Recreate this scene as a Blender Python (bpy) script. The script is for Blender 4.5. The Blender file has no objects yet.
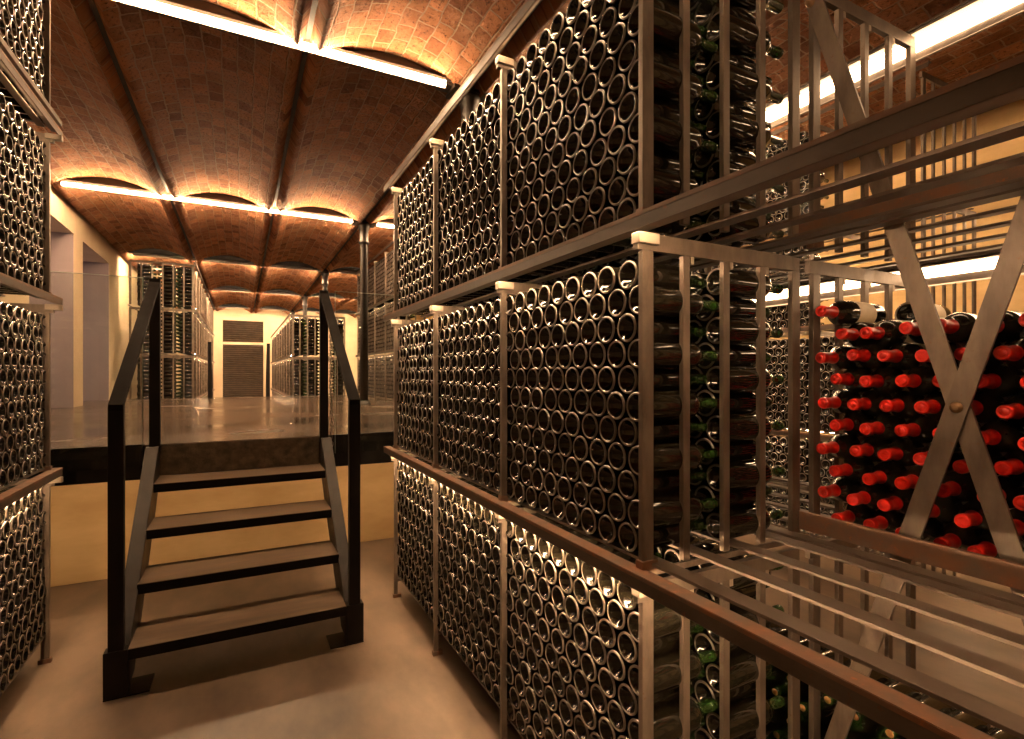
import bpy, math, random
import numpy as np
from mathutils import Vector, Matrix
random.seed(7)
rng = np.random.default_rng(7)
scene = bpy.context.scene
col = scene.collection

# ------------------------------------------------------------------ camera
F, CX, CY, H = 523.0, 512.0, 374.0, 1.48
YAW = math.atan(271 / 523)
SN, CS = math.sin(YAW), math.cos(YAW)
def proj(X, Y, Z):
    d = X*SN + Y*CS
    if d < 0.05: return None
    return CX + F*(X*CS - Y*SN)/d, CY - F*(Z - H)/d, d
cd = bpy.data.cameras.new('camera')
cam = bpy.data.objects.new('camera', cd); col.objects.link(cam)
cam.location = (0, 0, H); cam.rotation_euler = (math.pi/2, 0, -YAW)
cd.sensor_width = 36; cd.lens = F/1024*36; cd.shift_y = 4.5/1024; cd.clip_start = 0.05
scene.camera = cam
vs = scene.view_settings
scene.display_settings.display_device = 'sRGB'
vs.view_transform = 'Standard'; vs.look = 'None'; vs.gamma = 1; vs.use_curve_mapping = False
vs.exposure = 0.2
try:
    scene.cycles.use_denoising = True
    scene.cycles.denoiser = 'OPENIMAGEDENOISE'
except Exception: pass
scene.cycles.max_bounces = 8; scene.cycles.diffuse_bounces = 4; scene.cycles.glossy_bounces = 4
scene.cycles.transmission_bounces = 6; scene.cycles.transparent_max_bounces = 12
scene.cycles.sample_clamp_indirect = 6.0
scene.cycles.caustics_reflective = False; scene.cycles.caustics_refractive = False

# ------------------------------------------------------------------ materials
def new_mat(name):
    m = bpy.data.materials.new(name); m.use_nodes = True
    nt = m.node_tree
    return m, nt, nt.nodes, nt.links, nt.nodes['Principled BSDF']
def mixcol(N, L, fac, a, b):
    n = N.new('ShaderNodeMix'); n.data_type = 'RGBA'
    if fac is not None: L.new(fac, n.inputs[0])
    for s, v in ((6, a), (7, b)):
        if isinstance(v, tuple): n.inputs[s].default_value = (*v, 1)
        else: L.new(v, n.inputs[s])
    return n.outputs[2]
def ramp(N, L, src, p0, p1):
    r = N.new('ShaderNodeMapRange'); r.inputs[1].default_value = p0; r.inputs[2].default_value = p1
    L.new(src, r.inputs[0]); return r.outputs[0]
def noise(N, L, vec, scale, detail=4, rough=.55):
    n = N.new('ShaderNodeTexNoise'); n.inputs['Scale'].default_value = scale
    n.inputs['Detail'].default_value = detail; n.inputs['Roughness'].default_value = rough
    if vec is not None: L.new(vec, n.inputs['Vector'])
    return n.outputs[0]
def scaled(N, L, vec, s):
    n = N.new('ShaderNodeVectorMath'); n.operation = 'MULTIPLY'; L.new(vec, n.inputs[0]); n.inputs[1].default_value = s
    return n.outputs[0]
def patina(name, c1, c2, rough=(.35, .6), metal=.5, scale=9, bump=.05, spots=None, stretch=(1, 1, 1), p=(.35, .65)):
    m, nt, N, L, B = new_mat(name)
    tc = N.new('ShaderNodeTexCoord')
    geo = N.new('ShaderNodeNewGeometry')
    v = scaled(N, L, geo.outputs['Position'], stretch)
    f = ramp(N, L, noise(N, L, v, scale, 6, .6), *p)
    c = mixcol(N, L, f, c1, c2)
    if spots:
        g = ramp(N, L, noise(N, L, geo.outputs['Position'], scale*3.1, 5, .7), spots[1], spots[1]+.1)
        c = mixcol(N, L, g, c, spots[0])
    L.new(c, B.inputs['Base Color'])
    r = N.new('ShaderNodeMapRange'); r.inputs[3].default_value = rough[0]; r.inputs[4].default_value = rough[1]
    L.new(f, r.inputs[0]); L.new(r.outputs[0], B.inputs['Roughness'])
    B.inputs['Metallic'].default_value = metal
    if bump:
        b = N.new('ShaderNodeBump'); b.inputs['Strength'].default_value = bump; b.inputs['Distance'].default_value = .01
        L.new(noise(N, L, v, scale*6, 5, .6), b.inputs['Height']); L.new(b.outputs[0], B.inputs['Normal'])
    return m
def plain(name, c, rough=.4, metal=0, spec=.5, coat=0):
    m, nt, N, L, B = new_mat(name)
    geo = N.new('ShaderNodeNewGeometry')
    f = ramp(N, L, noise(N, L, geo.outputs['Position'], 25, 3), .3, .7)
    L.new(mixcol(N, L, f, tuple(x*.88 for x in c), tuple(min(1, x*1.12) for x in c)), B.inputs['Base Color'])
    B.inputs['Roughness'].default_value = rough; B.inputs['Metallic'].default_value = metal
    B.inputs['Specular IOR Level'].default_value = spec; B.inputs['Coat Weight'].default_value = coat
    return m
def emit(name, c, s):
    m, nt, N, L, B = new_mat(name)
    B.inputs['Base Color'].default_value = (.8, .8, .8, 1)
    B.inputs['Emission Color'].default_value = (*c, 1); B.inputs['Emission Strength'].default_value = s
    return m

WARM = (1.0, .64, .35)
M = {}
M['steel'] = patina('raw_steel', (.10, .074, .056), (.20, .152, .115), (.38, .55), .35, 18, .06, ((.16, .075, .035), .62), (1, 1, .35))
M['rust'] = patina('rusty_steel', (.20, .085, .040), (.14, .098, .070), (.5, .7), .2, 16, .08, ((.30, .10, .03), .60))
M['beamsteel'] = patina('beam_steel', (.055, .037, .026), (.115, .083, .062), (.38, .58), .3, 12, .05, ((.14, .055, .025), .62), (1, .4, 1))
M['cap'] = patina('cap_steel', (.30, .24, .18), (.38, .31, .24), (.4, .55), .3, 14, .03)
M['black'] = patina('blackened_steel', (.005, .0035, .0028), (.010, .007, .0055), (.42, .6), .0, 6, .03)
M['stringer'] = patina('stringer_steel', (.014, .010, .0075), (.030, .022, .016), (.35, .5), 0, 6, .03)
for k in ('black', 'stringer'): M[k].node_tree.nodes['Principled BSDF'].inputs['Specular IOR Level'].default_value = .18
M['rail'] = patina('black_handrail', (.004, .003, .0025), (.008, .006, .0045), (.6, .8), .0, 6, .03)
M['rail'].node_tree.nodes['Principled BSDF'].inputs['Specular IOR Level'].default_value = .1
M['slat'] = patina('dark_slat_steel', (.085, .060, .043), (.135, .10, .075), (.45, .65), .1, 14, .04)
M['tread'] = patina('tread_steel', (.12, .082, .055), (.23, .165, .115), (.38, .6), .2, 7, .05, None, (.5, 3, 1))
M['beam'] = patina('painted_beam', (.006, .005, .004), (.030, .024, .021), (.6, .8), 0, 45, .1)
M['girder'] = patina('girder_steel', (.022, .019, .017), (.038, .034, .031), (.5, .7), .1, 10, .05)
M['column'] = patina('column_iron', (.012, .009, .007), (.026, .019, .014), (.45, .6), .1, 8, .04)
M['alu'] = patina('lamp_housing', (.20, .17, .15), (.26, .22, .19), (.3, .45), .8, 20, .01)
M['plaster'] = patina('cream_plaster', (.46, .36, .245), (.55, .44, .305), (.75, .9), 0, 1.6, .04)
M['yellow'] = patina('ochre_plaster', (.52, .34, .145), (.68, .48, .235), (.7, .9), 0, 1.3, .05, None, (1, 1, 2.5))
M['white'] = patina('lilac_plaster', (.20, .165, .175), (.235, .195, .205), (.75, .9), 0, 1.6, .02)
M['floor'] = patina('polished_concrete', (.055, .037, .025), (.215, .152, .105), (.36, .55), 0, 1.5, .04, ((.11, .075, .05), .66), (1.4, .7, 1), (.32, .62))
M['upper'] = patina('dark_polished_concrete', (.055, .039, .028), (.135, .098, .072), (.13, .3), 0, 1.1, .02, None, (.8, 1.3, 1), (.3, .7))
M['riser'] = patina('rough_concrete', (.05, .036, .022), (.16, .115, .072), (.75, .95), 0, 16, .5)
M['glassdark'] = plain('dark_bottle_glass', (.012, .010, .006), .08, 0, .6, .3)
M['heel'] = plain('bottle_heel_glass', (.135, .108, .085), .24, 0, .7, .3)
M['neck'] = plain('green_neck_glass', (.014, .042, .006), .1, 0, .6, .3)
M['cork'] = plain('cork', (.55, .27, .10), .8)
M['red'] = plain('red_capsule', (.68, .021, .012), .32, 0, .5)
M['paper'] = plain('label_paper', (.78, .66, .48), .65)
M['galv'] = plain('bolt_steel', (.35, .22, .12), .4, .8)
M['lamp'] = emit('lamp_diffuser', WARM, 300)
M['lampfar'] = emit('far_lamp_diffuser', WARM, 1500)
M['lampmid'] = emit('middle_lamp_diffuser', WARM, 620)
M['lampup'] = emit('lamp_uplight', WARM, 120)
M['led'] = emit('shelf_led', WARM, 165)
M['ledlow'] = emit('lower_rail_led', WARM, 270)
M['wash'] = emit('wall_wash_led', WARM, 190)
M['ledfar'] = emit('second_aisle_led', WARM, 45)
M['under'] = emit('under_floor_fill', WARM, 38)
M['ledback'] = emit('rear_shelf_led', WARM, 14)
M['day'] = emit('daylight_pane', (.78, .66, .78), .5)
M['door'] = patina('louvre_bronze', (.07, .045, .027), (.13, .085, .05), (.35, .5), .5, 6, .02)
def glass():
    m, nt, N, L, B = new_mat('clear_glass')
    out = N['Material Output']
    t = N.new('ShaderNodeBsdfTransparent'); t.inputs[0].default_value = (.93, .95, .93, 1)
    g = N.new('ShaderNodeBsdfGlossy'); g.inputs['Roughness'].default_value = .01
    fr = N.new('ShaderNodeFresnel'); fr.inputs[0].default_value = 1.45
    mx = N.new('ShaderNodeMixShader'); L.new(fr.outputs[0], mx.inputs[0]); L.new(t.outputs[0], mx.inputs[1]); L.new(g.outputs[0], mx.inputs[2])
    L.new(mx.outputs[0], out.inputs[0]); return m
M['glass'] = glass()
M['edge'] = plain('glass_edge', (.45, .50, .44), .2)
def brick():
    m, nt, N, L, B = new_mat('vault_brick')
    uv = N.new('ShaderNodeUVMap'); uv.uv_map = 'UVMap'
    nz = N.new('ShaderNodeTexNoise'); nz.inputs['Scale'].default_value = 5; nz.inputs['Detail'].default_value = 4
    L.new(uv.outputs[0], nz.inputs['Vector'])
    sub = N.new('ShaderNodeVectorMath'); sub.operation = 'SUBTRACT'; L.new(nz.outputs[1], sub.inputs[0]); sub.inputs[1].default_value = (.5, .5, .5)
    ad = N.new('ShaderNodeVectorMath'); ad.operation = 'MULTIPLY_ADD'; L.new(sub.outputs[0], ad.inputs[0]); ad.inputs[1].default_value = (.055, .055, 0); L.new(uv.outputs[0], ad.inputs[2])
    bt = N.new('ShaderNodeTexBrick'); L.new(ad.outputs[0], bt.inputs['Vector'])
    bt.inputs['Scale'].default_value = 1; bt.inputs['Brick Width'].default_value = .17; bt.inputs['Row Height'].default_value = .128
    bt.inputs['Mortar Size'].default_value = .008; bt.inputs['Mortar Smooth'].default_value = .6; bt.offset = .5
    bt.inputs['Color1'].default_value = (.0, 0, 0, 1); bt.inputs['Color2'].default_value = (1, 1, 1, 1); bt.inputs['Mortar'].default_value = (.5, .5, .5, 1)
    n2 = noise(N, L, uv.outputs[0], 2.6, 6, .7)
    n3 = noise(N, L, uv.outputs[0], 34, 6, .7)
    c = mixcol(N, L, bt.outputs[0], (.18, .065, .028), (.54, .23, .10))
    c = mixcol(N, L, ramp(N, L, n2, .45, .70), c, (.40, .20, .11))
    c = mixcol(N, L, ramp(N, L, n3, .53, .66), c, (.10, .042, .022))
    c = mixcol(N, L, bt.outputs['Fac'], c, (.42, .27, .165))
    L.new(c, B.inputs['Base Color']); B.inputs['Roughness'].default_value = .9
    B.inputs['Specular IOR Level'].default_value = .2
    h = N.new('ShaderNodeMath'); h.operation = 'MULTIPLY_ADD'; L.new(bt.outputs['Fac'], h.inputs[0]); h.inputs[1].default_value = -.45
    bb = N.new('ShaderNodeMath'); bb.operation = 'MULTIPLY_ADD'; L.new(bt.outputs[0], bb.inputs[0]); bb.inputs[1].default_value = .7
    n4 = noise(N, L, uv.outputs[0], 11, 5, .6)
    b2 = N.new('ShaderNodeMath'); b2.operation = 'MULTIPLY_ADD'; L.new(n4, b2.inputs[0]); b2.inputs[1].default_value = 1.6; L.new(n3, b2.inputs[2])
    L.new(b2.outputs[0], bb.inputs[2])
    L.new(bb.outputs[0], h.inputs[2])
    bp = N.new('ShaderNodeBump'); bp.inputs['Strength'].default_value = .9; bp.inputs['Distance'].default_value = .06
    L.new(h.outputs[0], bp.inputs['Height']); L.new(bp.outputs[0], B.inputs['Normal'])
    return m
M['brick'] = brick()

# ------------------------------------------------------------------ mesh helpers
class MB:
    def __init__(s): s.v = []; s.f = []; s.mi = []; s.sm = []
    def add(s, vs, fs, mi=0, smooth=False):
        b = len(s.v); s.v += [tuple(p) for p in vs]; s.f += [tuple(b+i for i in f) for f in fs]
        s.mi += [mi]*len(fs); s.sm += [smooth]*len(fs); return s
    def box(s, x0, x1, y0, y1, z0, z1, mi=0):
        v = [(x, y, z) for x in (x0, x1) for y in (y0, y1) for z in (z0, z1)]
        return s.add(v, [(0, 1, 3, 2), (4, 6, 7, 5), (0, 4, 5, 1), (2, 3, 7, 6), (0, 2, 6, 4), (1, 5, 7, 3)], mi)
    def bar(s, a, b, w, t, up=(0, 0, 1), mi=0):       # w across, t along 'up'
        a, b = Vector(a), Vector(b); d = (b-a).normalized(); u = Vector(up)
        sd = d.cross(u).normalized(); u = sd.cross(d).normalized()
        v = [p + sd*i*w/2 + u*j*t/2 for p in (a, b) for i in (-1, 1) for j in (-1, 1)]
        return s.add(v, [(0, 1, 3, 2), (4, 6, 7, 5), (0, 4, 5, 1), (2, 3, 7, 6), (0, 2, 6, 4), (1, 5, 7, 3)], mi)
    def prism(s, pts, axis, a, b, mi=0):               # closed outline extruded along x / y / z
        def mk(p, t): return {'x': (t, p[0], p[1]), 'y': (p[0], t, p[1]), 'z': (p[0], p[1], t)}[axis]
        n = len(pts); v = [mk(p, a) for p in pts] + [mk(p, b) for p in pts]
        f = [tuple(range(n))[::-1], tuple(range(n, 2*n))] + [(i, (i+1) % n, n+(i+1) % n, n+i) for i in range(n)]
        return s.add(v, f, mi)
    def lathe(s, prof, seg, axis='z', o=(0, 0, 0), mats=None, close=True):   # prof: (along, radius)
        b = []; f = []; mi = []
        rings = []
        for (t, r) in prof:
            idx = []
            if r < 1e-6:
                b.append((t, 0, 0)); idx = [len(b)-1]
            else:
                for k in range(seg):
                    a = 2*math.pi*k/seg; b.append((t, r*math.cos(a), r*math.sin(a))); idx.append(len(b)-1)
            rings.append(idx)
        for j in range(len(rings)-1):
            A, Bq = rings[j], rings[j+1]
            for k in range(seg):
                k2 = (k+1) % seg
                if len(A) == 1: q = (A[0], Bq[k], Bq[k2])
                elif len(Bq) == 1: q = (A[k], Bq[0], A[k2])
                else: q = (A[k], Bq[k], Bq[k2], A[k2])
                f.append(q); mi.append(mats[j] if mats else 0)
        def mp(p):
            t, x, y = p
            if axis == 'z': return (o[0]+x, o[1]+y, o[2]+t)
            if axis == 'x': return (o[0]+t, o[1]+x, o[2]+y)
            return (o[0]+x, o[1]+t, o[2]+y)
        base = len(s.v); s.v += [mp(p) for p in b]; s.f += [tuple(base+i for i in q) for q in f]; s.mi += mi; s.sm += [True]*len(f)
        return s
    def mesh(s, name, mats):
        me = bpy.data.meshes.new(name); me.from_pydata(s.v, [], s.f)
        for m in (mats if isinstance(mats, (list, tuple)) else [mats]): me.materials.append(m)
        me.polygons.foreach_set('material_index', s.mi); me.polygons.foreach_set('use_smooth', s.sm)
        me.validate()
        import bmesh
        bm = bmesh.new(); bm.from_mesh(me); bmesh.ops.recalc_face_normals(bm, faces=bm.faces); bm.to_mesh(me); bm.free()
        return me
    def build(s, name, mats, parent=None, bevel=0):
        o = bpy.data.objects.new(name, s.mesh(name, mats)); col.objects.link(o)
        if parent is not None:
            o.parent = parent
            w = Vector((0, 0, 0)); p = parent
            while p is not None: w += p.location; p = p.parent
            o.location = -w if parent.parent is None and parent.type == 'EMPTY' else (0, 0, 0)
        if bevel:
            b = o.modifiers.new('bevel', 'BEVEL'); b.width = bevel; b.segments = 2; b.limit_method = 'ANGLE'
        return o
def tag(o, label, cat, group=None):
    o['label'] = label; o['category'] = cat
    if group: o['group'] = group
    return o
def struct(o): o['kind'] = 'structure'; return o
def thing(name, label, cat, loc=(0, 0, 0), group=None):
    o = bpy.data.objects.new(name, None); col.objects.link(o); o.location = loc; o.empty_display_size = .1
    return tag(o, label, cat, group)
ORD = ['first', 'second', 'third', 'fourth', 'fifth', 'sixth', 'seventh', 'eighth', 'ninth', 'tenth', 'eleventh', 'twelfth']

# ------------------------------------------------------------------ room shell
PZ, PY0, PY1 = 1.03, 4.02, 11.5          # upper floor level, its two edges
YW, XL, XR, YB = 21.0, -2.0, 5.9, -3.0
ZB = 3.74                                # underside of the ceiling beams
struct(MB().box(-3.3, XR+.2, YB-.2, YW+.2, -.15, 0).build('floor', M['floor']))
up = MB().box(XL, 3.6, PY0, PY1, PZ-.2, PZ).box(-3.2, XL, 7.3, 8.98, PZ-.2, PZ).box(-3.2, XL, 9.43, 11.1, PZ-.2, PZ)
struct(up.build('floor_upper', M['upper']))
struct(MB().box(-.47, .50, PY0-.012, PY0+.01, .83, PZ-.004).build('trim_1', M['riser']))
struct(MB().box(XL, -.545, PY0-.016, PY0+.01, .814, PZ+.004).build('trim_2', M['black']))
struct(MB().box(.56, 3.6, PY0-.016, PY0+.01, .80, PZ+.004).build('trim_3', M['black']))
struct(MB().box(XL-.02, 3.6, 4.70, 4.82, 0, PZ-.2).build('wall_platform', M['yellow']))
struct(MB().box(XL-.02, 3.6, PY1-.4, PY1-.3, 0, PZ-.2).build('wall_platform_far', M['yellow']))
HD = 3.37                                # head of the two openings in the left wall
wl = MB()
T = -3.2
wl.box(T, XL, YB, 7.3, 0, 4.05)
wl.box(T, XL, 8.98, 9.43, 0, HD); wl.box(T, XL, 11.1, YW, 0, 4.05)
wl.box(T, XL, 7.3, 11.1, HD, 4.05); wl.box(T, XL, 7.3, 8.98, 0, PZ-.2); wl.box(T, XL, 9.43, 11.1, 0, PZ-.2)
struct(wl.build('wall_left', M['plaster']))
for n, (a, b) in enumerate(((7.3, 8.98), (9.43, 11.1))):
    # white lining of the deep opening: far jamb, near jamb and soffit
    struct(MB().box(T, XL-.005, b-.012, b, PZ, HD).build('trim_%d' % (4+n), M['white']))
    w = struct(MB().box(T-.06, T-.02, a, b, PZ, HD).build('window_%d' % (n+1), M['day']))
    fr = MB()
    for (y0, y1, z0, z1) in ((a, a+.06, PZ, HD), (b-.06, b, PZ, HD), (a, b, PZ, PZ+.06), (a, b, HD-.06, HD), ((a+b)/2-.02, (a+b)/2+.02, PZ, HD)):
        fr.box(T-.03, T+.01, y0, y1, z0, z1)
    fr.build('window_frame', M['white'], w)
struct(MB().box(XR, XR+.15, YB, YW, 0, 4.05).build('wall_right', M['yellow']))
struct(MB().box(-3.4, XR+.15, YB-.15, YB, 0, 4.05).build('wall_front', M['plaster']))
DW0, DW1, DZ = -.67, .82, 3.48
wb = MB(); wb.box(-3.4, DW0, YW, YW+.15, 0, 4.05); wb.box(DW1, XR+.15, YW, YW+.15, 0, 4.05); wb.box(DW0, DW1, YW, YW+.15, DZ, 4.05)
struct(wb.build('wall_back', M['plaster']))
dr = struct(MB().box(DW0+.1, DW1-.1, YW+.07, YW+.1, 0, DZ-.1).build('door_1', M['beam']))
fr = MB(); fr.box(DW0, DW0+.1, YW-.02, YW+.1, 0, DZ); fr.box(DW1-.1, DW1, YW-.02, YW+.1, 0, DZ); fr.box(DW0+.1, DW1-.1, YW-.02, YW+.1, DZ-.1, DZ); fr.box(DW0+.1, DW1-.1, YW-.02, YW+.08, 2.53, 2.61)
fr.build('door_frame', M['plaster'], dr)
lv = MB(); z = .05
while z < DZ-.12:
    if not 2.50 < z < 2.6: lv.bar((DW0+.1, YW+.03, z), (DW1-.1, YW+.03, z), .075, .012, (0, .55, .83))
    z += .075
lv.build('louvre_panel', M['door'], dr)

# vaulted brick ceiling: one skin of shallow brick vaults between the small beams
BX = [.40 + 1.207*n for n in range(-3, 7)]
RISE, NA = .20, 14
cv, cf, cuv = [], [], []
YS = np.linspace(YB-.1, YW+.1, 60)
u0 = 0
for b0, b1 in zip(BX[:-1], BX[1:]):
    w = b1-b0; R = (w*w/4+RISE*RISE)/(2*RISE); th = math.asin(w/2/R)
    base = len(cv)
    for i in range(NA+1):
        t = -th + 2*th*i/NA
        x = (b0+b1)/2 + R*math.sin(t); z = ZB+.025 + RISE - R*(1-math.cos(t))
        for y in YS: cv.append((x, y, z)); cuv.append((y + u0*.37, R*(t+th) + u0*1.3))
    n = len(YS)
    for i in range(NA):
        for j in range(n-1): cf.append((base+i*n+j, base+i*n+j+1, base+(i+1)*n+j+1, base+(i+1)*n+j))
    u0 += 1
me = bpy.data.meshes.new('ceiling'); me.from_pydata(cv, [], cf); me.materials.append(M['brick'])
ul = me.uv_layers.new(name='UVMap'); li = np.empty(len(me.loops), dtype=np.int32); me.loops.foreach_get('vertex_index', li)
ul.data.foreach_set('uv', np.array(cuv)[li].ravel()); me.polygons.foreach_set('use_smooth', [True]*len(me.polygons))
ce = bpy.data.objects.new('ceiling', me); col.objects.link(ce); struct(ce)
sld = ce.modifiers.new('thickness', 'SOLIDIFY'); sld.thickness = .12; sld.offset = 1
struct(MB().box(-3.5, XR+.2, YB-.2, YW+.2, 4.1, 4.2).build('ceiling_slab', M['girder']))

def ibeam(x):
    return MB().box(x-.05, x+.05, YB, YW, ZB, ZB+.012).box(x-.006, x+.006, YB, YW, ZB+.012, ZB+.12)
for x in BX[1:-1]:
    if -2.2 < x < XR: struct(ibeam(x).build('ceiling_beam', M['beam']))
GY = [-.15, 3.85, 7.85, 11.87, 15.87, 19.87]
for y in GY:
    g = MB().box(XL, XR, y-.07, y+.07, ZB-.012, ZB).box(XL, XR, y-.012, y+.012, ZB, 4.08)
    struct(g.build('ceiling_girder', M['girder']))

# iron columns under the girders
def column(y, z0, label):
    x = 1.61
    t = thing('column', label, 'column', (x, y, z0), 'iron columns along the aisle')
    zt = ZB-.012
    MB().lathe([(z0, 0), (z0, .062), (2.3, .058), (zt-.2, .055)], 24, 'z', (x, y, 0)).build('shaft', M['column'], t)
    c = MB().lathe([(zt-.34, .056), (zt-.33, .075), (zt-.30, .075), (zt-.29, .062), (zt-.14, .066), (zt-.10, .085), (zt-.05, .09), (zt-.05, 0)], 24, 'z', (x, y, 0))
    c.box(x-.16, x+.16, y-.10, y+.10, zt-.05, zt-.025).box(x-.26, x+.26, y-.06, y+.06, zt-.025, zt)
    c.build('capital', M['column'], t)
    MB().lathe([(z0, .10), (z0+.02, .10), (z0+.03, .075), (z0+.06, .066), (z0+.06, 0)], 24, 'z', (x, y, 0)).build('base', M['column'], t)
column(7.85, PZ, 'dark iron column standing on the raised floor beside the bright ceiling light')
column(11.87, 0, 'iron column rising just behind the right handrail of the steps')
column(15.87, 0, 'slim iron column beyond the far right rack, left of the handrail')
column(19.87, 0, 'farthest slim iron column, near the back wall')
column(3.85, 0, 'iron column hidden at the end of the near right rack')

# ------------------------------------------------------------------ ceiling lights
def lamp(x0, x1, y, side, label, lm='lamp'):
    t = thing('linear_light', label, 'light', ((x0+x1)/2, y, 3.66), 'long warm tube lights on the ceiling girders')
    yb = y; u = .040 if side > 0 else 0                 # back of the housing
    h = MB().box(x0, x1, min(yb, yb-side*.006), max(yb, yb-side*.006), 3.655+u, 3.738)
    h.build('housing', M['alu'], t)
    d = MB().prism([(yb+side*.002, 3.668+u), (yb+side*.012, 3.668+u), (yb+side*.020, 3.672+u), (yb+side*.020, 3.690+u), (yb+side*.002, 3.690+u)], 'x', x0+.01, x1-.01)
    d.build('diffuser', M[lm], t)
    MB().box(x0+.01, x1-.01, min(yb+side*.004, yb+side*.032), max(yb+side*.004, yb+side*.020), 3.6925+u, 3.695+u).build('uplight_strip', M['lampup'], t)
    return t
lamp(-1.9, 1.386, 3.77, -1, 'long glowing tube light crossing the top of the picture, nearest of all')
lamp(-1.85, 1.434, 7.77, -1, 'long glowing tube light under brick arches, left of the iron column')
lamp(1.778, 3.6, 7.77, -1, 'short visible end of glowing light right of the iron column')
lamp(-1.8, 3.6, 7.93, 1, 'hidden tube light on the far side of the girder above the raised floor', 'lampmid')
lamp(1.85, 4.7, 3.77, -1, 'tube light behind the upper bottles of the right rack')
lamp(-1.8, 4.5, 11.95, 1, 'hidden tube light lighting the vault behind the steel girder over the far racks', 'lampfar')
lamp(-1.8, 4.5, 15.95, 1, 'hidden tube light behind the middle far girder', 'lampfar')
lamp(-1.8, 4.5, 19.95, 1, 'hidden tube light behind the last girder before the slatted door')

# ------------------------------------------------------------------ staircase
def staircase(label, group):
    t = thing('staircase', label, 'stairs', (0, 3.4, 0), group)
    yT = 4.0
    for sgn, xa in ((-1, -.508), (1, .556)):
        # front post with its wider sleeve, and the back post standing on the stringer head
        MB().box(xa-.030, xa+.030, 2.95, 2.99, .0, 1.335).build('post', M['black'], t, .002)
        MB().box(xa-.046, xa+.046, 2.942, 3.004, .006, .215).build('post_sleeve', M['black'], t, .003)
        xb = xa+(.022 if sgn < 0 else -.022)
        MB().box(xb-.029, xb+.029, yT-.02, yT+.02, .985, 2.085).build('post', M['black'], t, .002)
        # sloping handrail
        q = [(xa, 2.946, 1.312), (xa, 2.946, 1.340), (xb, yT+.02, 2.090), (xb, yT+.02, 2.060)]
        MB().add([(x+e, y, z) for e in (-.029, .029) for x, y, z in q], [(0, 1, 2, 3), (7, 6, 5, 4), (0, 4, 5, 1), (1, 5, 6, 2), (2, 6, 7, 3), (3, 7, 4, 0)]).build('handrail', M['rail'], t, .002)
        # stringer: a steel plate with a folded outer face
        xs = xa+(.012 if sgn < 0 else -.012)
        MB().prism([(2.99, .20), (2.99, .03), (3.12, .03), (yT+.01, .80), (yT+.01, 1.02), (yT-.05, 1.02)], 'x', xs-.034, xs+.034).build('stringer', M['stringer'], t, .002)
        xi = xa+.046 if sgn < 0 else xa-.046
        x0, x1 = (xa-.046, xa+.13) if sgn < 0 else (xa-.13, xa+.046)
        MB().box(x0, x1, 2.942, 3.10, 0, .006).build('foot_plate', M['black'], t)
    for k in range(4):
        z = .212+.2045*k; y = 2.955+.262*k
        tr = MB().box(-.466, .514, y, y+.29, z-.008, z).box(-.466, .514, y+.284, y+.29, z-.03, z-.008)
        td = tr.build('tread', M['tread'], t, .0015)
        MB().box(-.466, .514, y-.001, y+.005, z-.052, z-.003).build('shaded_nosing', M['black'], td)  # front lip blackened: shade on the tread front put into its colour
    return t
st = staircase('black steel staircase with four open treads up to the raised floor', 'black steel stairs to the raised floor')
def copy_tree(o, parent=None):
    c = o.copy(); col.objects.link(c)
    if parent is not None: c.parent = parent
    for ch in list(o.children): copy_tree(ch, c)
    return c
s2 = copy_tree(st); s2.location = (0, PY0+PY1-3.4, 0); s2.rotation_euler = (0, 0, math.pi)
s2['label'] = 'far black steel staircase going down beyond the raised floor towards the louvred door'

# added fill strips under the raised floor edge, unseen, brightening the ochre wall below
for a, b, w in ((-1.9, -.60, 'left of the stairs'), (-.40, .44, 'behind the treads'), (.62, 2.0, 'right of the stairs')):
    t = thing('strip_light', 'added unseen fill light under the raised floor edge, ' + w, 'light', ((a+b)/2, 4.06, .82), 'shelf strip lights')
    MB().prism([(4.04, .83), (4.068, .83), (4.068, .827), (4.045, .814), (4.04, .814)], 'x', a, b).build('housing', M['alu'], t)
    MB().prism([(4.045, .8145), (4.0675, .827), (4.0695, .8255), (4.047, .813)], 'x', a+.01, b-.01).build('diffuser', M['under'], t)
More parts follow.
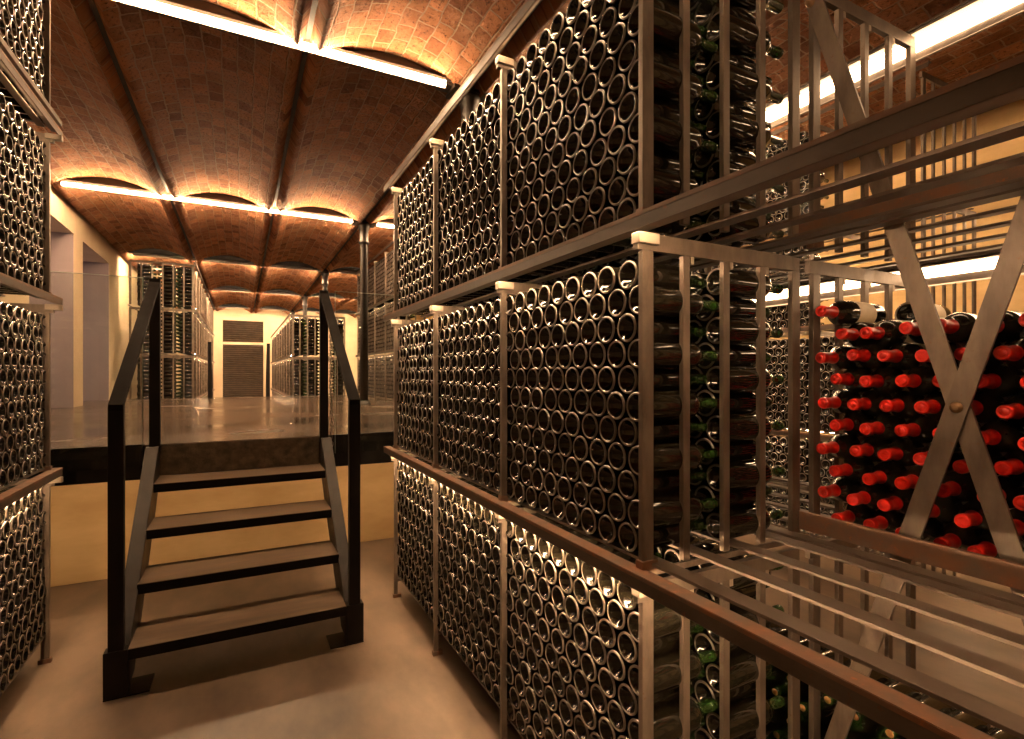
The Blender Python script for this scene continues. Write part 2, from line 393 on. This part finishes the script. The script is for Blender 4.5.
# glass guards and chain beside the stair head
def guard(x0, x1, label):
    t = thing('glass_panel', label, 'glass guard', ((x0+x1)/2, 3.99, 1.0), 'glass guards on the edge of the raised floor')
    MB().box(x0, x1, 3.985, 3.997, .90, 2.084).build('pane', M['glass'], t)
    MB().box(x0, x1, 3.985, 3.997, 2.084, 2.0865).box(x1-.002 if x0 < 0 else x0-.002, x1 if x0 < 0 else x0, 3.985, 3.997, .90, 2.084).build('polished_edge', M['edge'], t)
guard(XL+.01, -.548, 'clear glass guard panel left of the staircase head')
guard(.612, 2.6, 'clear glass guard panel right of the staircase head')
ch = thing('safety_chain', 'thin steel chain hanging down beside the right back post of the stairs', 'chain', (.585, 4.0, .93))
zc = 1.92; k = 0
while zc > .93:
    m = MB(); n, r = 12, .0035
    pts = []
    for i in range(n):
        a = 2*math.pi*i/n; px, pz = .010*math.cos(a), .019*math.sin(a)
        pts.append((px, 0, pz) if k % 2 == 0 else (0, px, pz))
    xo = .585 + .004*math.sin(k*.9)
    V = []
    for i in range(n):
        p = Vector(pts[i]); tg = (Vector(pts[(i+1) % n])-Vector(pts[i-1])).normalized()
        nn = Vector((0, 1, 0)) if k % 2 == 0 else Vector((1, 0, 0)); bb = tg.cross(nn)
        for j in range(5):
            b = 2*math.pi*j/5; q = p+nn*r*math.cos(b)+bb*r*math.sin(b); V.append((q.x+xo, q.y+4.0, q.z+zc))
    Fq = [(i*5+j, ((i+1) % n)*5+j, ((i+1) % n)*5+(j+1) % 5, i*5+(j+1) % 5) for i in range(n) for j in range(5)]
    m.add(V, Fq, 0, True); m.build('link', M['steel'], ch)
    zc -= .0265; k += 1

# ------------------------------------------------------------------ wine racks
SP = .152                                     # spacing of the upright bars of a side frame
Y0, PITCH = 1.026, .803
def strip(x, y0, y1, z, s, mat, label, big=False, wd=.010):
    """LED strip tucked behind the lip of a beam; s = +1 light goes to +x, -1 to -x"""
    t = thing('strip_light', label, 'light', (x, (y0+y1)/2, z), 'shelf strip lights')
    if big:
        MB().prism([(x, z+.040), (x+s*.065, z+.040), (x+s*.065, z+.030), (x+s*.006, z+.030), (x+s*.006, z-.040), (x+s*.012, z-.046), (x, z-.046)], 'y', y0, y1).build('housing', M['alu'], t)
        MB().prism([(x+s*.006, z+.028), (x+s*.036, z+.028), (x+s*.032, z+.004), (x+s*.020, z-.010), (x+s*.006, z-.014)], 'y', y0, y1).build('diffuser', mat, t)
    else:
        MB().box(min(x-s*.004, x+s*.03), max(x-s*.004, x+s*.03), y0, y1, z-.003, z).build('housing', M['alu'], t)
        MB().box(min(x+s*.001, x+s*wd), max(x+s*.001, x+s*wd), y0, y1, z-.009, z-.003).build('diffuser', mat, t)
    return t
def side_frame(parent, xs, y, z0, z1, detail=True, cap=True, name='side_frame', s=1, PW=.036):
    """flat-bar frame across the rack; xs[0] is the aisle side"""
    top = MB().box(min(xs[0], xs[-1])-.016, max(xs[0], xs[-1])+.016, y-.006, y+.012, z1-.042, z1)
    fr = top.build(name, M['steel'], parent, .001)
    for i, x in enumerate(xs):
        e = i in (0, len(xs)-1)
        w, d = (PW, .012) if e else (.024, .011)
        xo = x + s*PW/2 if i == 0 else x
        MB().box(xo-w/2, xo+w/2, y-d/2, y+d/2+.004, z0, z1-.042).build('post' if e else 'bar', M['steel'], fr, .001)
        if detail and not e:
            MB().box(xo+.016, xo+.028, y-.004, y+.008, z1-.062, z1-.042).build('clip', M['cap'], fr)
    if cap:
        MB().box(xs[0]-.018, xs[0]+.05, y-.014, y+.016, z1-.026, z1+.002).build('cap', M['cap'], fr, .002)
    MB().box(xs[0]-.006 if s > 0 else xs[0]-.046, xs[0]+.046 if s > 0 else xs[0]+.006, y-.012, y+.014, z0-.004, z0+.022).build('foot', M['rust'], fr, .001)
    return fr
def front_beam(parent, x, y0, y1, zb, zt, s=1):
    # angle profile: outer web and a top flange reaching in over the posts
    p = [(x, zb), (x+s*.006, zb), (x+s*.006, zt-.006), (x+s*.045, zt-.006), (x+s*.045, zt), (x, zt)]
    b = MB().prism(p, 'y', y0, y1).build('beam', M['beamsteel'], parent)
    MB().box(min(x, x+s*.040), max(x, x+s*.040), y0, y1, zt, zt+.0015).box(min(x-s*.001, x), max(x-s*.001, x), y0, y1, zt-.009, zt).build('rust_edge', M['rust'], b)
    return b
def slats(parent, xs, y0, y1, z, w=.032):
    for x in xs:
        MB().box(x-w/2, x+w/2, y0, y1, z-.008, z).build('slat', M['slat'], parent, .001)

frames = [Y0 + PITCH*k for k in range(-1, 4)]
TIERS = [(.0, .945, .140), (.985, 1.836, 1.000), (1.878, 2.712, 1.873)]     # post foot, frame top, slat top
# -- near right rack, aisle half
rf = thing('wine_rack', 'tall raw steel rack on the right, front half facing the stair aisle', 'rack', (1.2, 2.2, 0), 'steel wine racks')
xsF = [.90 + SP*i for i in range(5)]
for ti, (z0, z1, zs) in enumerate(TIERS):
    for k, y in enumerate(frames): side_frame(rf, xsF, y, z0, z1, detail=(k == 1), PW=.036 if k == 1 else .024)
    slats(rf, [x+.049 for x in xsF[:4]] + [1.474], frames[0]+.02, frames[-1]-.01, zs, .048)
    if ti: MB().box(1.498, 1.512, frames[0]+.01, frames[1]-.02, zs+.012, zs+.066).build('retaining_rail', M['rust'], rf, .001)
    for y in frames: MB().box(.905, 1.51, y+.014, y+.02, zs-.045, zs-.028).build('cross_bar', M['steel'], rf)
front_beam(rf, .864, frames[0]-.3, 3.57, .947, .986)
front_beam(rf, .864, frames[0]-.3, 3.57, 1.838, 1.877)
front_beam(rf, .864, frames[0]-.3, 3.57, 2.716, 2.755)
MB().bar((1.540, frames[1]-.02, 2.68), (1.540, frames[0]+.02, .12), .008, .046, (0, 1, .3)).build('cross_brace', M['steel'], rf)
br = MB().bar((1.530, frames[0]+.02, 2.68), (1.530, frames[1]-.02, .12), .008, .046, (0, 1, -.3)).build('cross_brace', M['steel'], rf)
ym = (frames[0]+frames[1])/2
MB().lathe([(1.517, 0), (1.517, .006), (1.518, .008), (1.522, .009), (1.523, .0135), (1.526, .0135), (1.547, .012)], 14, 'x', (0, ym, 1.40)).build('bolt', M['galv'], br)
MB().lathe([(1.512, 0), (1.512, .009), (1.519, .012), (1.526, .014)], 14, 'x', (0, frames[1]-.04, 2.60)).build('bolt', M['galv'], br)
for z in (.945, 1.836, 2.714):
    strip(.871, frames[0]-.2, 3.55, z+.0345, 1, M['ledlow'] if z < 1 else M['led'], {.945: 'strip light tucked under the lower rail of the near right rack', 1.836: 'strip light tucked under the middle beam of the near right rack', 2.714: 'strip light tucked under the top beam of the near right rack'}[z], wd=.010 if z < 2 else .008)
# -- near right rack, rear half
rr = thing('wine_rack', 'rear half of the near right rack, holding the red capped bottles', 'rack', (1.9, 2.2, 0), 'steel wine racks')
xsR = [1.592 + .146*i for i in range(5)]
for ti, (z0, z1, zs) in enumerate(TIERS):
    for k, y in enumerate(frames[:4]): side_frame(rr, xsR, y, z0, z1, detail=(k == 1), cap=False)
    slats(rr, [x+.02 for x in xsR], frames[0]+.02, frames[3]-.01, zs)
for zb in (.947, 1.838, 2.716): front_beam(rr, 2.245, frames[0]-.3, frames[3]+.1, zb, zb+.039, -1)
strip(2.238, frames[0]-.3, frames[3], 1.845, -1, M['ledback'], 'bright strip light above the red capped bottles, under the middle shelf', True)
strip(2.238, frames[0]-.3, frames[3], 2.690, -1, M['ledback'], 'bright strip light along the top of the empty upper shelf at right', True)

# -- left rack (its last bays), mirrored
lf = [3.48-PITCH*2, 3.48-PITCH, 3.48]
LTIERS = TIERS + [(2.757, 3.58, 2.752)]
rl = thing('wine_rack', 'tall steel rack full of bottles at the left edge', 'rack', (-1.2, 2.7, 0), 'steel wine racks')
XLF = -.872
xsL = [XLF - SP*i for i in range(5)]
for (z0, z1, zs) in LTIERS:
    for k, y in enumerate(lf): side_frame(rl, xsL, y, z0, z1, detail=False, s=-1)
    slats(rl, [x-.035 for x in xsL], lf[0], lf[-1], zs)
for zb in (.947, 1.838, 2.716): front_beam(rl, XLF+.036, lf[0]-.2, 3.54, zb, zb+.039, -1)
MB().box(XLF, XLF+.025, lf[0]-.2, 3.58, 2.80, 2.825).build('retaining_rail', M['steel'], rl, .001)
for zb, w in ((.947, 'lower rail'), (1.838, 'middle beam'), (2.716, 'top beam')):
    strip(XLF+.029, lf[0]-.2, lf[-1]-.14, zb+.033, -1, M['ledlow'] if zb < 1 else M['led'], 'strip light tucked under the %s of the left rack' % w, wd=.010 if zb < 2 else .008)

# -- racks far away: end frame with every bar, then plain posts along the aisle
def far_rack(name, label, x0, s, ys, tiers, nb, led, loc, lm='led', sp=.15):
    t = thing('wine_rack', label, 'rack', loc, 'steel wine racks')
    xs = [x0+s*sp*i for i in range(nb)]
    for (z0, z1, zs) in tiers:
        side_frame(t, xs, ys[0], z0, z1, detail=False, cap=False, s=s)
        for y in ys[1:]:
            p = MB().box(min(x0, x0+s*.036), max(x0, x0+s*.036), y-.008, y+.008, z0, z1)
            p.box(min(x0-s*.01, xs[-1]), max(x0-s*.01, xs[-1]), y-.006, y+.006, z1-.04, z1)
            p.build('post', M['steel'], t)
        slats(t, [x+s*.03 for x in xs], ys[0]+.02, ys[-1], zs)
        front_beam(t, x0-s*.036, ys[0]-.05, ys[-1], z1+.002, z1+.041, s)
    if led:
        for z, w in led: strip(x0-s*.029, ys[0], ys[-1], z+.0345, s, M[lm], 'strip light under the %s of the %s' % (w, name), wd=.010 if z < 2 else .005)
    return t
yF = [11.72+.803*i for i in range(11)]
far_rack('far left rack', 'far left rack end-on beyond the raised floor, left of the louvred door', -.80, -1, yF, LTIERS, 7, [(.945, 'lower rail'), (1.836, 'middle beam'), (2.712, 'third beam')], (-1.3, 15, 0), sp=.167)
far_rack('far right rack', 'far rack right of the louvred door, behind the right handrail', .94, 1, yF, TIERS, 8, [(.945, 'lower rail'), (1.836, 'middle beam'), (2.712, 'top beam')], (1.4, 15, 0))
yP = [8.2+.803*i for i in range(5)]
far_rack('raised rack', 'rack along the right side of the raised floor, behind the iron column', 2.2, 1, yP, [(PZ, 1.836, 1.05), TIERS[2], LTIERS[3]], 4, [(1.836, 'lower beam'), (2.712, 'middle beam')], (2.5, 9.8, PZ))
y2 = [1.913, 2.72, 3.523, 4.326]
far_rack('second aisle rack', 'rack across the second aisle, seen through the right rack', 4.2, 1, y2, LTIERS, 6, [(.945, 'lower rail'), (1.836, 'middle beam'), (2.712, 'third beam')], (4.5, 3.1, 0), 'ledfar')

for z, w in ((.93, 'lower'), (1.80, 'second'), (2.68, 'third'), (3.56, 'top')):
    strip(4.975, y2[0]-.2, y2[-1], z, 1, M['wash'], 'strip light on the wall side of the second aisle rack, %s level' % w)
# ------------------------------------------------------------------ bottles
R = .0403; BL = .285
PROF = [(.030, 0), (.028, .008), (.022, .018), (.010, .0275), (.0025, .0320), (0, .0346), (.0012, .0375), (.0045, .0396), (.011, R), (.175, R), (.186, .0392), (.198, .0345), (.210, .026), (.220, .0185), (.230, .0152), (.262, .0142), (.263, .0158), (.280, .0158), (.283, .0145)]
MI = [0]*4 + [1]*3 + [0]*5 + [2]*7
LPROF = [(.024, 0), (.010, .0278), (.0012, .0322), (0, .0350), (.0032, .0390), (.011, R), (.178, R), (.200, .033), (.226, .016), (.283, .0150)]
LMI = [0, 0, 1, 1, 0, 0, 0, 2, 2]
def bottle_mesh(prof, mats_idx, seg, cork=True):
    m = MB().lathe(prof, seg, 'x', (0, 0, 0), mats_idx[:len(prof)-1])
    if cork: m.lathe([(.2835, .0145), (.2825, .0100), (.2825, 0)], seg, 'x', (0, 0, 0), [2, 3])
    return m
HI = bottle_mesh(PROF, MI, 30).mesh('wine_bottle', [M['glassdark'], M['heel'], M['neck'], M['cork']])
lo = bottle_mesh(LPROF, LMI, 14, False)
LOV = np.array(lo.v); LOF = lo.f; LOMI = lo.mi
vl = bottle_mesh([LPROF[i] for i in (0, 1, 3, 5, 6, 7, 9)], [0, 1, 0, 0, 0, 2], 8, False)
VLV = np.array(vl.v); VLF = vl.f; VLMI = vl.mi

def grid(y0, ztop, n=11, m=9, swap=0):
    """bottle centres of one bay: eleven staggered rows of nine"""
    for r in range(n):
        for i in range(m):
            off = .082 if (r+swap) % 2 == 0 else .0388
            yield r, i, y0 + off + .0865*i, ztop - .0705*r
ZT = {0: .886, 1: 1.746, 2: 2.620, 3: 3.497}
cand = []                                     # (score, x, y, z, label) of dark bottles that could be individuals
rest = []                                     # (x, y, z, dir, lod)
TN = ['lower', 'middle', 'upper']
BN = {0: 'nearest', 1: 'middle', 2: 'farthest'}
def vis(x, y, z):
    p = proj(x, y, z)
    return p and -12 < p[0] < 1036 and -12 < p[1] < 751
for ti in range(3):
    for b in range(3):
        for r, i, y, z in grid(frames[1+b], ZT[ti]):
            p = proj(.915, y, z); x = .915 + random.uniform(0, .007)
            lab = f'dark bottle base, {ORD[i]} from the nearer post, row {r+1} down, {TN[ti]} shelf, {BN[b]} bay'
            if vis(.915, y, z) and not (r % 2 and i == 0 and b): cand.append((1/p[2]**3, x, y, z, lab, 'f'))
            else: rest.append((x, y, z, 1, 0))
        for r, i, y, z in grid(frames[1+b], ZT[ti], swap=1):
            x = 1.2085 + random.uniform(0, .003)
            if b == 0 and i < 2 and vis(1.3, y, z):
                lab = f'dark bottle in rear row beside side frame, row {r+1} down, ' + ('outermost' if i == 0 else 'second in') + f', {TN[ti]} shelf'
                cand.append((1/2.1**3 if i == 0 else 1/2.9**3, x, y, z, lab, 'r'))
            else: rest.append((x, y, z, 1, 0 if b == 0 and i < 4 else 1))
cand.sort(key=lambda c: -c[0])
RN = ORD
for n, (sc, x, y, z, lab, kd) in enumerate(cand):
    if n < 298:
        for q in range(11): lab = lab.replace(f'row {q+1} down', f'{RN[q]} row down')
        o = bpy.data.objects.new('wine_bottle', HI); col.objects.link(o)
        o.location = (x, y + random.uniform(-1, 1)*.001, z + random.uniform(-1, 1)*.0007); o.rotation_euler = (random.uniform(0, 6.28), random.uniform(-.012, .012), random.uniform(-.014, .014))
        tag(o, lab, 'bottle', 'dark bottles stacked in the near right rack')
    else: rest.append((x, y, z, 1, 0))
for ti in range(4):                                            # left rack
    for b in range(2):
        for r, i, y, z in grid(lf[b], ZT[ti]): rest.append((XLF-.015, y, z, -1, 0))
        for r, i, y, z in grid(lf[b], ZT[ti], swap=1):
            if b == 1 and i > 6: rest.append((XLF-.305, y, z, -1, 1))
for ti in range(4):                                            # far left and far right racks
    for b in range(10):
        for r, i, y, z in grid(yF[b], ZT[ti]):
            near = b == 0
            if z < .8: continue
            rest.append((-.815, y, z, -1, 0 if near and i < 2 else 1))
            if ti < 3: rest.append((.955, y, z, 1, 0 if near and i < 2 else 1))
            if near and i < 2:
                rest.append((-1.105, y, z, -1, 0)); rest.append((-1.70, y, z, 1, 0))
                if ti < 3: rest.append((1.245, y, z, 1, 0)); rest.append((1.975, y, z, -1, 0))
for ti in (1, 2, 3):
    for b in range(4):
        for r, i, y, z in grid(yP[b], ZT[ti]):
            if z > PZ+.05: rest.append((2.215, y, z, 1, 1))
for ti in range(4):
    for b in ((0, 1, 2) if ti < 2 else (1, 2)):
        for r, i, y, z in grid(y2[b], ZT[ti]): rest.append((4.215, y, z, 1, 0 if b < 2 else 1))
# corked bottles low in the rear half, necks towards the aisle
cb = thing('corked_bottle', '', 'bottle', (1.885, 0, 0), 'corked bottles lying low in the rear half of the right rack')
CPROF = PROF
MB().lathe(PROF[:15], 28, 'x', (0, 0, 0), MI[:14]).build('body', [M['glassdark'], M['heel'], M['neck']], cb).location = (0, 0, 0)
nk = MB().lathe(PROF[14:] + [(.2825, .0105)], 24, 'x', (0, 0, 0)).build('neck', M['neck'], cb); nk.location = (0, 0, 0)
ck = MB().lathe([(.262, .0104), (.2838, .0104), (.2838, 0)], 20, 'x', (0, 0, 0)).build('cork', M['cork'], cb); ck.location = (0, 0, 0)
first = True
for b in (0, 1):
    ytop = frames[b+1] if b == 0 else None
    for r in range(5):
        for i in range(9 if b == 0 else 4):
            if b == 0: y = frames[1] - .042 - (.038 if r % 2 else 0) - .0855*i
            else: y = frames[1] + (.042 if r % 2 else .085) + .0865*i
            z = .478 - .0705*r
            if r > 3: rest.append((1.885, y, z, -1, 1)); continue
            c = cb if first else copy_tree(cb); first = False
            c.location = (1.885 + random.uniform(-.008, .004), y, z); c.rotation_euler = (random.uniform(-.3, .3), random.uniform(-.01, .01), math.pi + random.uniform(-.015, .015))
            if b == 0 and r == 0 and i > 4:
                q = MB().lathe([(.030, R+.0004), (.130, R+.0004)], 28, 'x', (0, 0, 0)).build('paper_label', M['paper'], c); q.location = (0, 0, 0)
            c['label'] = f'corked green bottle, {ORD[i]} ' + ('right of' if b == 0 else 'beyond') + f' the slim side frame, {ORD[r]} layer down, low rear shelf'
# red capped bottles on the middle rear shelf
rb = thing('capped_bottle', '', 'bottle', (1.875, 0, 0), 'red capped bottles stacked on the middle rear shelf')
MB().lathe(PROF[:15], 30, 'x', (0, 0, 0), MI[:14]).build('body', [M['glassdark'], M['heel'], M['glassdark']], rb).location = (0, 0, 0)
cpf = [(.205, .0290), (.212, .0238), (.2205, .0192), (.230, .0162), (.262, .0156), (.263, .0168), (.281, .0168), (.2845, .0156), (.2850, .0125), (.2838, .0115), (.2838, .0085), (.2848, .0078), (.2848, 0)]
MB().lathe([(.222, .0190), (.2225, .0194), (.230, .0166), (.262, .0160), (.264, .0172), (.281, .0172), (.2845, .0160), (.2850, .0125), (.2838, .0115), (.2838, .0085), (.2848, .0078), (.2848, 0)], 26, 'x', (0, 0, 0)).build('capsule', M['red'], rb).location = (0, 0, 0)
MB().lathe([(.060, R+.0004), (.148, R+.0004)], 30, 'x', (0, 0, 0)).build('paper_label', M['paper'], rb).location = (0, 0, 0)
first = True
for r in range(10):
    for i in range(8):
        if r == 0 and i not in (0,): continue
        y = (.985 if r % 2 == 0 else .943) - .0855*i; z = 1.671 - .0695*r
        c = rb if first else copy_tree(rb); first = False
        c.location = (1.872 + random.uniform(-.012, .006), y + random.uniform(-.0006, .0006), z + random.uniform(-.0004, .0004))
        c.rotation_euler = (random.uniform(-.5, .5), random.uniform(-.015, .015), math.pi + random.uniform(-.03, .03))
        c['label'] = 'red capped bottle lying alone on top of the stack, its pale label showing' if r == 0 else f'red capped bottle, {ORD[i]} from the left in the {ORD[r-1]} full row down'
for i, r in ((1, 0), (0, 1), (1, 1), (2, 1), (3, 1), (4, 1), (5, 1), (6, 1)):
    c = copy_tree(rb); c.location = (1.885, (.985 if r == 0 else .96) - .0855*i, 1.671 - .0695*r); c.rotation_euler = (.2*i, 0, 0)
    c['label'] = f'dark labelled bottle behind the red capped row, {ORD[i]} from left, neck away' + (', topmost' if r == 0 else '')

# every other bottle of the cellar, one mesh
def merge(items):
    Vs, Fs, Ms = [], [], []; base = 0
    Vq, loops, starts, tot, mids = [], [], [], [], []
    off = 0
    for lod, V, Fc, Mi in ((0, LOV, LOF, LOMI), (1, VLV, VLF, VLMI)):
        it = np.array([q[:4] for q in items if q[4] == lod])
        if not len(it): continue
        n = len(it); nv = len(V)
        P = np.repeat(V[None], n, 0)
        P[:, :, 0] *= it[:, 3][:, None]; P[:, :, 1] *= it[:, 3][:, None]
        J = np.stack([it[:, 0] + rng.uniform(-.003, .003, n), it[:, 1] + rng.uniform(-.001, .001, n), it[:, 2]], 1)
        P += J[:, None, :]
        fl = np.array([len(f) for f in Fc]); li = np.array([i for f in Fc for i in f])
        L = (li[None] + (np.arange(n)*nv)[:, None] + off).ravel()
        Vq.append(P.reshape(-1, 3)); loops.append(L); tot.append(np.tile(fl, n)); mids.append(np.tile(np.array(Mi), n))
        off += n*nv
    V = np.concatenate(Vq); L = np.concatenate(loops); T_ = np.concatenate(tot); Mq = np.concatenate(mids)
    me = bpy.data.meshes.new('wine_bottles')
    me.vertices.add(len(V)); me.vertices.foreach_set('co', V.ravel())
    me.loops.add(len(L)); me.loops.foreach_set('vertex_index', L.astype(np.int32))
    me.polygons.add(len(T_)); me.polygons.foreach_set('loop_start', np.concatenate([[0], np.cumsum(T_)[:-1]]).astype(np.int32))
    me.polygons.foreach_set('material_index', Mq.astype(np.int32)); me.polygons.foreach_set('use_smooth', np.ones(len(T_), bool))
    for k in ('glassdark', 'heel', 'neck'): me.materials.append(M[k])
    me.update(calc_edges=True); me.validate()
    return me
o = bpy.data.objects.new('wine_bottles', merge(rest)); col.objects.link(o)
o['kind'] = 'stuff'; tag(o, 'all the other dark wine bottles filling the left, right and far racks', 'bottles')

# ------------------------------------------------------------------ world
w = bpy.data.worlds.new('world'); scene.world = w; w.use_nodes = True
w.node_tree.nodes['Background'].inputs[0].default_value = (.02, .015, .01, 1); w.node_tree.nodes['Background'].inputs[1].default_value = .3
